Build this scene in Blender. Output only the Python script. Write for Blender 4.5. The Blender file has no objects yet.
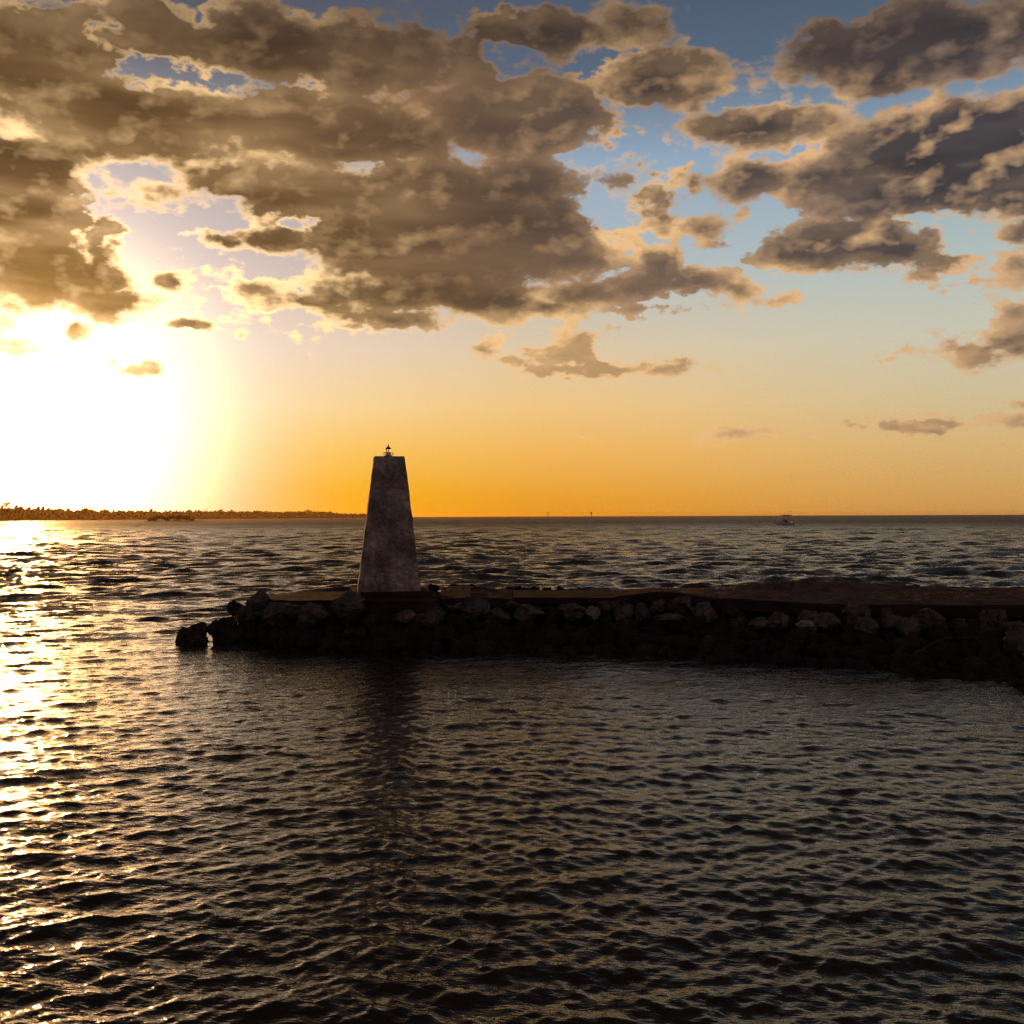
import bpy, bmesh, math, random
import numpy as np
from mathutils import Vector, Matrix, noise
random.seed(7); rng = np.random.default_rng(11)
S = bpy.context.scene
C = S.collection
R = math.radians
F = 995.6            # focal length in picture widths x 1024
CAMZ = 4.0
ROLL = 0.0037
PITCH = math.atan(4.2 / F)
SUN_AZ, SUN_EL = math.atan((22 - 512) / F), R(4.9)

# ------------------------------------------------------------------ camera
cam = bpy.data.cameras.new('camera'); co = bpy.data.objects.new('camera', cam); C.objects.link(co)
cam.lens = 35; cam.sensor_width = 36; cam.clip_end = 30000; cam.clip_start = 0.1
fw = Vector((0, math.cos(PITCH), math.sin(PITCH)))
rt = Vector((math.cos(ROLL), 0, -math.sin(ROLL))); rt = (rt - fw * rt.dot(fw)).normalized()
up = rt.cross(fw)
M = Matrix((rt, up, -fw)).transposed().to_4x4(); M.translation = (0, 0, CAMZ)
co.matrix_world = M
S.camera = co

def ray(px, py):
    return (rt * ((px - 512) / F) + up * ((512 - py) / F) + fw)
def hor(px):                      # picture row of the horizon
    return 516.2 - (px - 512) * ROLL
def X(px, Y): return (px - 512) / F * Y
def Zat(px, py, Y):
    d = ray(px, py); return CAMZ + d.z / d.y * Y

# ------------------------------------------------------------------ helpers
def tag(o, label=None, cat=None, group=None, kind=None):
    if label: o['label'] = label
    if cat: o['category'] = cat
    if group: o['group'] = group
    if kind: o['kind'] = kind
    return o
def empty(name, loc, rz=0, **k):
    o = bpy.data.objects.new(name, None); C.objects.link(o); o.location = loc; o.rotation_euler = (0, 0, rz)
    return tag(o, **k)
def link(name, me, mat, parent=None, smooth=False):
    o = bpy.data.objects.new(name, me); C.objects.link(o)
    if mat: me.materials.append(mat)
    if parent: o.parent = parent
    if smooth: me.polygons.foreach_set('use_smooth', [True] * len(me.polygons))
    return o
def obj(name, bm, mat, parent=None, smooth=False):
    me = bpy.data.meshes.new(name); bm.normal_update(); bm.to_mesh(me); bm.free()
    return link(name, me, mat, parent, smooth)
def box(bm, c, s, rz=0, taper=1.0, bev=0):
    g = bmesh.ops.create_cube(bm, size=1)['verts']
    r = Matrix.Rotation(rz, 3, 'Z')
    for v in g:
        p = v.co.copy()
        k = taper if p.z > 0 else 1
        v.co = r @ Vector((p.x * s[0] * k, p.y * s[1] * k, p.z * s[2])) + Vector(c)
    if bev:
        es = {e for v in g for e in v.link_edges}
        bmesh.ops.bevel(bm, geom=list(es), offset=bev, segments=2, affect='EDGES', profile=.5)
def lathe(bm, prof, c=(0, 0, 0), n=20):
    rings = []
    for r, z in prof:
        rings.append([bm.verts.new((c[0] + r * math.cos(2 * math.pi * i / n), c[1] + r * math.sin(2 * math.pi * i / n), c[2] + z)) for i in range(n)])
    for a, b in zip(rings, rings[1:]):
        for i in range(n): bm.faces.new((a[i], a[(i + 1) % n], b[(i + 1) % n], b[i]))
    bm.faces.new(rings[0][::-1]); bm.faces.new(rings[-1])
def tube(bm, pts, r0, r1=None, n=8):
    r1 = r0 if r1 is None else r1
    pts = [Vector(p) for p in pts]; rings = []
    for i, p in enumerate(pts):
        t = (pts[min(i + 1, len(pts) - 1)] - pts[max(i - 1, 0)]).normalized()
        a = t.cross(Vector((0, 0, 1)) if abs(t.z) < .9 else Vector((1, 0, 0))).normalized(); b = t.cross(a)
        r = r0 + (r1 - r0) * i / (len(pts) - 1)
        rings.append([bm.verts.new(p + a * r * math.cos(2 * math.pi * k / n) + b * r * math.sin(2 * math.pi * k / n)) for k in range(n)])
    for a, b in zip(rings, rings[1:]):
        for i in range(n): bm.faces.new((a[i], a[(i + 1) % n], b[(i + 1) % n], b[i]))
    bm.faces.new(rings[0][::-1]); bm.faces.new(rings[-1])

# ------------------------------------------------------------------ materials
class NT:
    def __init__(s, nt): s.nt = nt
    def n(s, t, **k):
        x = s.nt.nodes.new(t)
        for a, b in k.items(): setattr(x, a, b)
        return x
    def put(s, sock, v):
        if isinstance(v, bpy.types.NodeSocket): s.nt.links.new(v, sock)
        else: sock.default_value = v
    def m(s, op, *a, clamp=False):
        x = s.n('ShaderNodeMath', operation=op); x.use_clamp = clamp
        for i, v in enumerate(a): s.put(x.inputs[i], v)
        return x.outputs[0]
    def vm(s, op, *a):
        x = s.n('ShaderNodeVectorMath', operation=op)
        for i, v in enumerate(a): s.put(x.inputs[i], v)
        return x.outputs[1] if op in ('LENGTH', 'DOT_PRODUCT', 'DISTANCE') else x.outputs[0]
    def mr(s, v, a, b, c=0., d=1., t='SMOOTHSTEP'):
        x = s.n('ShaderNodeMapRange', interpolation_type=t)
        for i, q in enumerate((v, a, b, c, d)): s.put(x.inputs[i], q)
        return x.outputs[0]
    def mix(s, f, a, b, bt='MIX'):
        x = s.n('ShaderNodeMix', data_type='RGBA', blend_type=bt)
        s.put(x.inputs[0], f)
        for i, v in ((6, a), (7, b)): s.put(x.inputs[i], v if isinstance(v, bpy.types.NodeSocket) else (*v, 1) if len(v) == 3 else v)
        return x.outputs[2]
    def ramp(s, f, keys, ip='LINEAR'):
        x = s.n('ShaderNodeValToRGB'); cr = x.color_ramp; cr.interpolation = ip
        while len(cr.elements) > 1: cr.elements.remove(cr.elements[-1])
        cr.elements[0].position = keys[0][0]; cr.elements[0].color = (*keys[0][1], 1)
        for p, c in keys[1:]:
            e = cr.elements.new(p); e.color = (*c, 1)
        s.put(x.inputs[0], f); return x.outputs[0]
    def noise(s, vec, scale, detail=4, rough=.5, dist=0., col=False):
        x = s.n('ShaderNodeTexNoise'); s.put(x.inputs['Vector'], vec)
        x.inputs['Scale'].default_value = scale; x.inputs['Detail'].default_value = detail
        x.inputs['Roughness'].default_value = rough; x.inputs['Distortion'].default_value = dist
        return x.outputs[1 if col else 0]

def mat(name, col=(.5, .5, .5), rough=.7, metal=0., **k):
    m = bpy.data.materials.new(name); m.use_nodes = True
    b = m.node_tree.nodes['Principled BSDF']
    b.inputs['Base Color'].default_value = (*col, 1); b.inputs['Roughness'].default_value = rough; b.inputs['Metallic'].default_value = metal
    for a, v in k.items(): b.inputs[a].default_value = v
    return m
def tex_mat(name, cols, scale=3., rough=.85, bump=.02, bscale=12., voro=0, det=8, sp=.5):
    m = mat(name, cols[0], rough); t = NT(m.node_tree); b = m.node_tree.nodes['Principled BSDF']
    b.inputs['Specular IOR Level'].default_value = sp
    tc = t.n('ShaderNodeTexCoord').outputs['Object']
    n1 = t.noise(tc, scale, det, .62)
    k = [(.3 + .4 * i / (len(cols) - 1), c) for i, c in enumerate(cols)]
    c = t.ramp(n1, k)
    n2 = t.noise(tc, bscale, 8, .65)
    h = n2
    if voro:
        v = t.n('ShaderNodeTexVoronoi', feature='F1'); v.inputs['Scale'].default_value = voro
        t.put(v.inputs['Vector'], t.vm('ADD', tc, t.vm('SCALE', t.noise(tc, voro * .8, 3, .5, col=True), (0, 0, 0))))
        h = t.m('ADD', n2, t.m('MULTIPLY', v.outputs['Distance'], .8))
    bp = t.n('ShaderNodeBump'); bp.inputs['Distance'].default_value = bump; bp.inputs['Strength'].default_value = 1
    t.put(bp.inputs['Height'], h)
    t.put(b.inputs['Base Color'], c); t.put(b.inputs['Normal'], bp.outputs[0])
    return m

# ------------------------------------------------------------------ sky
def build_world():
    w = bpy.data.worlds.new('World'); S.world = w; w.use_nodes = True
    nt = w.node_tree; t = NT(nt); bg = nt.nodes['Background']
    D = t.n('ShaderNodeTexCoord').outputs['Generated']
    sx = t.n('ShaderNodeSeparateXYZ'); t.put(sx.inputs[0], D)
    dx, dy, dz = sx.outputs
    az = t.m('ARCTAN2', dx, dy); el = t.m('ARCSINE', dz)
    sd = Vector((math.sin(SUN_AZ) * math.cos(SUN_EL), math.cos(SUN_AZ) * math.cos(SUN_EL), math.sin(SUN_EL)))
    s = t.m('ARCCOSINE', t.vm('DOT_PRODUCT', D, tuple(sd)))
    dist = t.m('ABSOLUTE', t.m('SUBTRACT', az, SUN_AZ))
    e01 = t.m('MULTIPLY', el, 1 / .8, clamp=True)
    def col(keys):      # (elevation rad, sRGB 0-255)
        lin = lambda c: tuple((x / 255 / 12.92 if x / 255 <= .04045 else ((x / 255 + .055) / 1.055) ** 2.4) for x in c)
        return t.ramp(e01, [(max(0, e) / .8, lin(c)) for e, c in keys])
    A = col([(0, (252, 172, 4)), (.03, (252, 182, 25)), (.065, (252, 198, 90)), (.11, (250, 214, 152)), (.165, (236, 211, 186)), (.25, (200, 186, 178)), (.34, (168, 166, 168)), (.42, (96, 100, 112)), (.6, (52, 56, 66)), (.8, (40, 44, 54))])
    B = col([(0, (230, 150, 34)), (.02, (234, 160, 48)), (.065, (241, 182, 92)), (.11, (240, 197, 132)), (.165, (222, 200, 165)), (.25, (178, 188, 192)), (.34, (150, 170, 192)), (.42, (90, 104, 124)), (.6, (48, 55, 70)), (.8, (38, 44, 56))])
    Cc = col([(0, (204, 150, 84)), (.02, (208, 160, 92)), (.065, (214, 178, 120)), (.11, (208, 190, 150)), (.165, (200, 197, 176)), (.22, (182, 192, 186)), (.28, (160, 180, 186)), (.34, (138, 162, 182)), (.42, (86, 104, 124)), (.6, (46, 56, 72)), (.8, (37, 45, 58))])
    sky = t.mix(t.mr(dist, .22, .52), A, B)
    sky = t.mix(t.mr(dist, .45, .95), sky, Cc)
    ns = t.n('ShaderNodeTexSky'); ns.sky_type = 'NISHITA'; ns.sun_disc = False
    ns.sun_elevation = SUN_EL; ns.sun_rotation = SUN_AZ; ns.dust_density = 3
    nish = t.mix(1., ns.outputs[0], (.120, .090, .096), 'MULTIPLY')
    sky = t.mix(t.mr(dist, .95, 1.7), sky, nish)
    ex = lambda wd: t.m('EXPONENT', t.m('MULTIPLY', t.m('POWER', t.m('MULTIPLY', s, 1 / wd), 3.0), -1.))
    gv = t.n('ShaderNodeCombineXYZ')          # the glare of the veiled sun, its heart far brighter in red than in blue
    for i, wd in enumerate((.208, .189, .187)): t.put(gv.inputs[i], ex(wd))
    sky = t.vm('ADD', sky, t.vm('MULTIPLY', gv.outputs[0], t.vm('SUBTRACT', (1.0, .98, .95), sky)))
    hot = t.vm('SCALE', (5.5, 2.6, .45)); t.put(hot.node.inputs[3], ex(.128))
    sky = t.vm('ADD', sky, hot)
    halo = t.m('EXPONENT', t.m('MULTIPLY', s, -1 / .05))
    gl2 = t.vm('SCALE', (4.5, 2.6, 1.2)); t.put(gl2.node.inputs[3], halo)
    sky = t.vm('ADD', sky, gl2)

    # clouds: soft masses in azimuth / elevation, edges broken up by noise
    nv = t.vm('MULTIPLY', D, (1, 1, 1.7))
    wv = t.vm('SUBTRACT', t.noise(nv, 15, 6, .6, col=True), (.5, .5, .5))
    P = t.n('ShaderNodeCombineXYZ'); t.put(P.inputs[0], az); t.put(P.inputs[1], el); P = P.outputs[0]
    P = t.vm('ADD', P, t.vm('MULTIPLY', wv, (.05, .03, 0)))
    B_ = [ # px, py, rx, ry, thickness weight
     (10, 205, 62, 70, 1), (48, 255, 46, 52, 1), (97, 262, 17, 44, 1), (60, 294, 75, 22, 1), (112, 303, 52, 20, 1.15), (85, 280, 40, 35, 1), (30, 165, 55, 40, 1), (85, 222, 26, 18, .55), (70, 195, 24, 22, .4),
     (150, 188, 70, 14, .5), (128, 207, 26, 6, .35), (235, 178, 85, 24, 1), (320, 192, 110, 34, 1), (430, 205, 140, 52, 1.1), (520, 185, 80, 34, 1), (228, 240, 34, 7, .8), (275, 240, 52, 16, 1), (360, 245, 75, 26, 1), (450, 250, 110, 38, 1), (560, 208, 30, 26, .9), (575, 257, 50, 12, 1), (520, 255, 60, 22, 1),
     (440, 235, 150, 74, 1.6), (540, 245, 70, 40, 1.1), (400, 290, 85, 26, 1), (300, 302, 70, 9, .6), (262, 288, 26, 7, .7), (285, 322, 40, 4, .3), (480, 295, 90, 28, 1.1), (545, 303, 50, 14, 1), (395, 316, 80, 13, 1), (350, 270, 24, 15, .8), (575, 295, 60, 13, 1),
     (645, 288, 50, 13, .6), (663, 268, 26, 24, .62), (700, 284, 36, 18, .58), (738, 292, 24, 14, .42), (777, 299, 12, 5, .4), (640, 307, 50, 4, .35),
     (583, 338, 22, 24, .5), (562, 355, 36, 7, .5), (620, 368, 34, 8, .55), (660, 371, 38, 6, .6), (487, 349, 14, 13, .65), (494, 361, 24, 5, .5), (570, 373, 30, 2.5, .3),
     (630, 180, 52, 18, .6), (655, 196, 30, 18, .5), (660, 218, 18, 12, .5), (618, 236, 12, 4, .3), (690, 182, 20, 14, .45), (707, 222, 26, 20, .42), (710, 247, 26, 6, .6), (738, 215, 14, 12, .4),
     (755, 180, 60, 22, .9), (820, 182, 60, 22, .7), (940, 186, 130, 29, 1.2), (1010, 195, 60, 22, 1), (845, 238, 66, 27, 1.15), (795, 252, 55, 15, 1), (890, 252, 50, 18, .9), (928, 238, 22, 26, .6), (945, 262, 42, 9, .6), (1018, 229, 22, 11, .8), (975, 233, 18, 5, .3),
     (1018, 264, 22, 11, .4), (985, 283, 16, 3.5, .25), (968, 305, 8, 4, .28), (984, 299, 6, 5, .28), (1018, 312, 20, 10, .5), (1000, 344, 64, 15, .75), (1020, 352, 60, 15, .75), (940, 352, 34, 6, .4), (942, 422.5, 46, 2.6, .28), (745, 433, 32, 2.0, .27), (800, 435, 16, 1.4, .25),
     (166, 284, 19, 11, 1.3), (192, 323, 24, 7, 1.3), (78, 331, 12, 9, 1.), (113, 362, 9, 6, .35), (137, 374, 10, 4, .35), (156, 372, 6, 4, .4), (200, 272, 26, 14, .3), (205, 292, 40, 8, .2), (12, 322, 7, 5, .35), (20, 345, 10, 5, .3), (270, 333, 14, 4, .3),
     # beyond the upper edge of the picture
     (130, 120, 170, 45, 1), (330, 130, 150, 42, 1.2), (520, 120, 110, 40, 1.1), (760, 130, 90, 22, .8), (960, 140, 140, 40, 1.2), (660, 80, 90, 22, .7), (300, 50, 220, 36, 1), (900, 50, 150, 34, 1), (30, 60, 80, 50, 1), (560, 30, 110, 24, .8),
     # beside the picture
     (-120, 240, 110, 70, 1), (-160, 330, 70, 14, .7), (-300, 160, 160, 60, 1), (1160, 220, 110, 40, 1), (1240, 330, 110, 18, .8), (1340, 160, 160, 50, 1), (1130, 400, 60, 5, .5)]
    f = None
    for px, py, rx, ry, wt in B_:
        d = ray(px, py).normalized()
        a, e = math.atan2(d.x, d.y), math.asin(d.z)
        ax, ey = rx / F, ry / F
        ln = t.vm('LENGTH', t.vm('MULTIPLY_ADD', P, (1 / ax, 1 / ey, 0), (-a / ax, -e / ey, 0)))
        h = wt * math.sqrt(min(ax, ey * 1.3, .05))
        b = t.m('MULTIPLY_ADD', ln, -h, h)
        f = b if f is None else t.m('SMOOTH_MAX', f, b, .012)
    gen = t.noise(nv, 3.2, 5, .55)
    gm = t.m('MAXIMUM', t.mr(el, .5, .75), t.m('MULTIPLY', t.mr(t.m('ABSOLUTE', az), .85, 1.1), t.mr(el, .03, .12)))
    g = t.m('MULTIPLY', t.m('SUBTRACT', gen, t.m('SUBTRACT', .9, t.m('MULTIPLY', gm, .47))), .9)
    f = t.m('MAXIMUM', f, g)
    def fb(v): return t.m('MULTIPLY_ADD', t.noise(v, 20, 8, .54), .34, t.m('MULTIPLY', t.noise(v, 80, 5, .5), .065))
    n0 = fb(nv)
    sm = lambda v: t.noise(v, 20, 3.5, .55)
    s0 = sm(nv); s1 = sm(t.vm('ADD', nv, (-.012, 0, .012)))
    ff = t.m('ADD', f, t.m('SUBTRACT', n0, .197))
    fs = t.m('ADD', f, t.m('MULTIPLY_ADD', s0, .40, -.200))
    alpha = t.mr(ff, -.016, t.mr(t.noise(nv, 11, 2, .5), .4, .65, .012, .06))
    fc = t.m('ADD', t.m('MULTIPLY', ff, .55), t.m('MULTIPLY', fs, .45))
    core = t.mr(fc, 0.0, t.mr(t.noise(nv, 8, 2, .5), .35, .65, .035, .095))
    core = t.m('ADD', core, t.m('MULTIPLY', t.m('SUBTRACT', s1, s0), t.mr(s, .3, .9, 1.2, 3.6)), clamp=True)
    dark = t.ramp(s, [(0, (1., .66, .28)), (.08, (.62, .33, .07)), (.125, (.33, .16, .025)), (.19, (.17, .083, .018)), (.3, (.160, .082, .024)), (.42, (.142, .076, .034)), (.6, (.100, .066, .048)), (.9, (.058, .046, .048)), (1, (.05, .045, .05))])
    lit = t.ramp(s, [(0, (3.6, 2.2, 1.2)), (.15, (2.4, 1.5, .72)), (.28, (1.35, .88, .42)), (.42, (.95, .59, .27)), (.6, (.86, .52, .235)), (.9, (.70, .42, .21)), (1, (.5, .33, .2))])
    st = t.noise(t.vm('MULTIPLY', nv, (1, 1, 2.6)), 7, 3, .5)
    lit = t.mix(t.m('MULTIPLY', t.mr(t.noise(nv, 6.5, 3, .5), .42, .6), t.m('MULTIPLY', t.mr(s, .25, .5, .0, .75), t.mr(el, .15, .22))), lit, t.vm('MULTIPLY', dark, (2.3, 2.1, 2.0)))
    dark = t.mix(t.mr(st, .42, .75, 0, .15), dark, lit)
    dark = t.mix(t.mr(el, .34, .55), dark, (.034, .025, .021)); lit = t.mix(t.mr(el, .34, .5, 0, .75), lit, (.10, .07, .048))
    dk = t.vm('SCALE', dark); t.put(dk.node.inputs[3], t.mr(st, .25, .5, .62, 1.))
    back = t.mr(s, 1.0, 1.9)
    thin = t.mr(t.m('MULTIPLY_ADD', t.m('SUBTRACT', s0, .5), .22, f), .045, .125, 1., 0.)
    thin = t.m('MULTIPLY', thin, t.m('MULTIPLY', t.mr(s, .25, .5, .10, .42), t.mr(el, .17, .24, 1.15, .5)))
    dk = t.mix(thin, dk, lit)
    cc = t.mix(core, lit, dk)
    cc = t.mix(back, cc, (.130, .095, .102))
    out = t.mix(t.m('MULTIPLY', alpha, .97), sky, cc)
    t.put(bg.inputs[0], out); bg.inputs[1].default_value = 1.0
    try: w.cycles.sampling_method = 'MANUAL'; w.cycles.sample_map_resolution = 512
    except Exception: pass
build_world()
sun = bpy.data.lights.new('sun', 'SUN'); so = bpy.data.objects.new('sun', sun); C.objects.link(so)
sun.energy = 2.0; sun.angle = R(.6); sun.color = (1, .52, .16)
so.rotation_euler = Vector((math.sin(SUN_AZ) * math.cos(SUN_EL), math.cos(SUN_AZ) * math.cos(SUN_EL), math.sin(SUN_EL))).to_track_quat('Z', 'Y').to_euler()

# ------------------------------------------------------------------ sea
def grid_mesh(name, V, nr, nc):
    me = bpy.data.meshes.new(name)
    me.vertices.add(nr * nc); me.vertices.foreach_set('co', V.astype(np.float32).ravel())
    i = np.arange(nr * nc).reshape(nr, nc)
    q = np.stack([i[:-1, :-1], i[:-1, 1:], i[1:, 1:], i[1:, :-1]], -1).reshape(-1, 4)
    me.loops.add(q.size); me.loops.foreach_set('vertex_index', q.astype(np.int32).ravel())
    me.polygons.add(len(q)); me.polygons.foreach_set('loop_start', np.arange(0, q.size, 4, dtype=np.int32))
    me.polygons.foreach_set('use_smooth', np.ones(len(q), dtype=bool))
    me.update(calc_edges=True)
    return me
# the shelter of the breakwater: front edge of the slope and line of its back, by picture column
WL = [(-400, 31.8), (150, 31.8), (250, 31.2), (300, 29.8), (400, 29.0), (512, 29.0), (640, 28.3), (760, 26.8), (900, 25.0), (1024, 23.0), (1200, 20.0), (1500, 16)]
DF = [(-400, 33.3), (250, 32.6), (275, 31.2), (445, 30.9), (456, 31.6), (610, 31.4), (661, 31.0), (700, 30.2), (830, 28.7), (1024, 28.2), (1200, 27.2), (1500, 25)]
ip = lambda tab, px: float(np.interp(px, [a for a, _ in tab], [b for _, b in tab]))
def build_sea():
    rs = [3.0]
    while rs[-1] < 12500:
        r = rs[-1]; rs.append(r + max(.026, (.0034 if r < 600 else min(.02, .0034 + (r - 600) * .0000042)) * r))
    r = np.array(rs); a = np.concatenate([np.linspace(-75, -31, 90)[:-1], np.linspace(-31, 31, 950), np.linspace(31, 75, 90)[1:]]) * math.pi / 180
    Rr, A = np.meshgrid(r, a, indexing='ij')
    x = Rr * np.sin(A); y = Rr * np.cos(A); dr = np.maximum(.026, np.clip(.0034 + (Rr - 600) * .0000042, .0034, .02) * Rr)
    ss = lambda v: np.clip(v, 0, 1) ** 2 * (3 - 2 * np.clip(v, 0, 1))
    lee = ss((x + 17) / 9)                       # 1 in the shelter of the breakwater
    open_ = ss((y - 33) / 5) * lee + ss((y - 14) / 60) * (1 - lee)
    z = np.zeros_like(x); ddx = np.zeros_like(x); ddy = np.zeros_like(x)
    n = 120
    for i in range(n):
        lam = .11 * (12 / .11) ** ((i + rng.random()) / n)
        th = R(-90 + 13) + rng.normal(0, R(42 if lam < .32 else 26 if lam < .6 else 17 if lam < 1.5 else 26))     # travelling towards the camera, a little to the right
        slope = .050
        kx, ky = math.cos(th) * 2 * math.pi / lam, math.sin(th) * 2 * math.pi / lam
        ph = rng.random() * 6.283
        calm = .80 if lam < .34 else max(0.0, .80 * (.34 / lam) ** .8 - .02 * lam)
        rough_ = 1.35 if lam < 1.2 else 1.35 * (1.2 / lam) ** .6
        amp = slope * lam / 6.283 * (calm + (rough_ - calm) * open_)
        amp = amp * np.clip((lam / dr - 2.5) / 2.0, 0, 1)
        p = kx * x + ky * y + ph
        c_ = np.cos(p); s_ = np.sin(p)
        z += amp * c_; q = .8
        ddx -= q * amp * kx / math.hypot(kx, ky) * s_; ddy -= q * amp * ky / math.hypot(kx, ky) * s_
    # wind patches: broad rougher and smoother streets
    me = grid_mesh('sea', np.stack([x + ddx, y + ddy, z], -1), len(r), len(a))
    m = mat('sea_water', (.015, .011, .007), .07); m.node_tree.nodes['Principled BSDF'].inputs['IOR'].default_value = 1.38; m.node_tree.nodes['Principled BSDF'].inputs['Specular Tint'].default_value = (1, .84, .55, 1)
    t = NT(m.node_tree); b = m.node_tree.nodes['Principled BSDF']
    g = t.n('ShaderNodeTexCoord').outputs['Object']
    rot = t.n('ShaderNodeMapping'); rot.inputs['Rotation'].default_value = (0, 0, R(12)); t.put(rot.inputs[0], g); g = rot.outputs[0]
    patch = t.mr(t.noise(t.vm('MULTIPLY', g, (.035, .012, .03)), 1, 4, .6), .3, .7, .55, 1.35)
    ds = t.vm('LENGTH', g)
    h1 = t.noise(t.vm('MULTIPLY', g, (2.0, 6.5, 3)), 1, 3, .6, .5)
    h2 = t.noise(t.vm('MULTIPLY', g, (8, 18, 9)), 1, 2.5, .6, .3)
    hm = t.m('MULTIPLY', t.noise(t.vm('MULTIPLY', g, (.55, 1.9, 1)), 1, 3, .6, .6), t.mr(ds, 25, 200, .01, .6))
    h3 = t.m('MULTIPLY', t.noise(t.vm('MULTIPLY', g, (.13, .42, .3)), 1, 4, .6, .6), t.mr(ds, 200, 700, 0, 1.6))
    hh = t.m('ADD', t.m('ADD', t.m('MULTIPLY', h1, t.mr(ds, 10, 80, .025, .14)), t.m('MULTIPLY', h2, .013)), t.m('ADD', hm, h3))
    t.put(b.inputs['Roughness'], t.mr(ds, 35, 600, .03, .48, 'LINEAR'))
    bp = t.n('ShaderNodeBump'); bp.inputs['Distance'].default_value = 1.0; t.put(bp.inputs['Strength'], t.m('MULTIPLY', patch, .8))
    t.put(bp.inputs['Height'], hh); t.put(b.inputs['Normal'], bp.outputs[0])
    tag(link('sea', me, m), kind='structure', label='dark rippled sea with golden sun glitter on its left', cat='sea')
build_sea()

# ------------------------------------------------------------------ haze
def slab(name, x0, x1, y0, y1, z0, z1, m):
    bm = bmesh.new(); box(bm, ((x0 + x1) / 2, (y0 + y1) / 2, (z0 + z1) / 2), (x1 - x0, y1 - y0, z1 - z0))
    return obj(name, bm, m)
def build_haze():
    m = bpy.data.materials.new('haze_air'); m.use_nodes = True; nt = m.node_tree
    nt.nodes.remove(nt.nodes['Principled BSDF'])
    v = nt.nodes.new('ShaderNodeVolumePrincipled'); v.inputs['Color'].default_value = (1, .56, .16, 1)
    v.inputs['Density'].default_value = .00003; v.inputs['Anisotropy'].default_value = .75
    nt.links.new(v.outputs[0], nt.nodes['Material Output'].inputs['Volume'])
    o = slab('haze', -12900, 12900, -700, 12900, -3, 28, m)
    tag(o, kind='stuff', label='thin golden evening haze over the water', cat='haze')
build_haze()

# ------------------------------------------------------------------ materials of the breakwater
M_rock = tex_mat('limestone', [(.05, .037, .033), (.15, .113, .103), (.28, .22, .2)], 2.6, .95, .09, 8, voro=7, sp=.15)
M_wet_shade = tex_mat('wet_shaded_limestone', [(.026, .019, .016), (.075, .055, .046)], 2.2, .9, .05, 9, voro=6, sp=.1)  # darker limestone: wet low down, shade in the gaps put into the colour
M_pale = tex_mat('pale_limestone', [(.20, .17, .15), (.38, .33, .29)], 3, .9, .04, 12, voro=8, sp=.25)
M_conc = tex_mat('old_concrete', [(.030, .0175, .0155), (.054, .031, .0275), (.078, .048, .043)], 1.1, .95, .03, 14, sp=.02)
M_gravel = tex_mat('coral_gravel', [(.10, .065, .05), (.20, .13, .10), (.27, .18, .14)], 1.6, .95, .05, 7, voro=14, sp=.02)
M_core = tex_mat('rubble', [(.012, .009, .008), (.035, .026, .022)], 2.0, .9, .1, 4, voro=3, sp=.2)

def wf(px, D):   # world x, y of picture column px at depth D
    return X(px, D), D

# ------------------------------------------------------------------ breakwater body and slabs
bw = empty('breakwater', (4, 31.5, 0), label='long low breakwater of broken concrete slabs and rubble running to the right edge', cat='breakwater')
def put(o, parent=None):
    """parent keeping the world position"""
    if parent: o.parent = parent; o.matrix_parent_inverse = Matrix.Translation(-parent.location)
    return o
def child(name, bm, m, parent, smooth=False):
    off = parent.matrix_basis.to_translation()
    for v in bm.verts: v.co -= off
    return obj(name, bm, m, parent, smooth)
def build_core():
    bm = bmesh.new(); rows = []
    for px in range(228, 1500, 5):
        dw, df = ip(WL, px), ip(DF, px)
        db = 35.0 if px > 300 else 33.6
        tip = min(1, max(0, (px - 228) / 45)) ** .6
        pr = [(dw + .5, -1.2), (dw + .6, -.1), (dw + .5 * (df - dw), .32), (df + .15, .85), (df + .25, 1.18), ((df + db) / 2, 1.2), (db - .1, 1.15), (db + .5, .3), (db + 1.2, -1.2)]
        row = []
        for k, (d, z) in enumerate(pr):
            x, y = wf(px, d)
            p = Vector((x, y, z * (tip if z > 0 else 1)))
            nz = noise.noise_vector(p * 1.3) * .22 + noise.noise_vector(p * 4) * .07
            if k in (4, 5, 6): nz *= .15
            row.append(bm.verts.new(p + nz))
        rows.append(row)
    for a, b in zip(rows, rows[1:]):
        for i in range(len(a) - 1): bm.faces.new((a[i], b[i], b[i + 1], a[i + 1]))
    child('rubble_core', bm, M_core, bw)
build_core()

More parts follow.
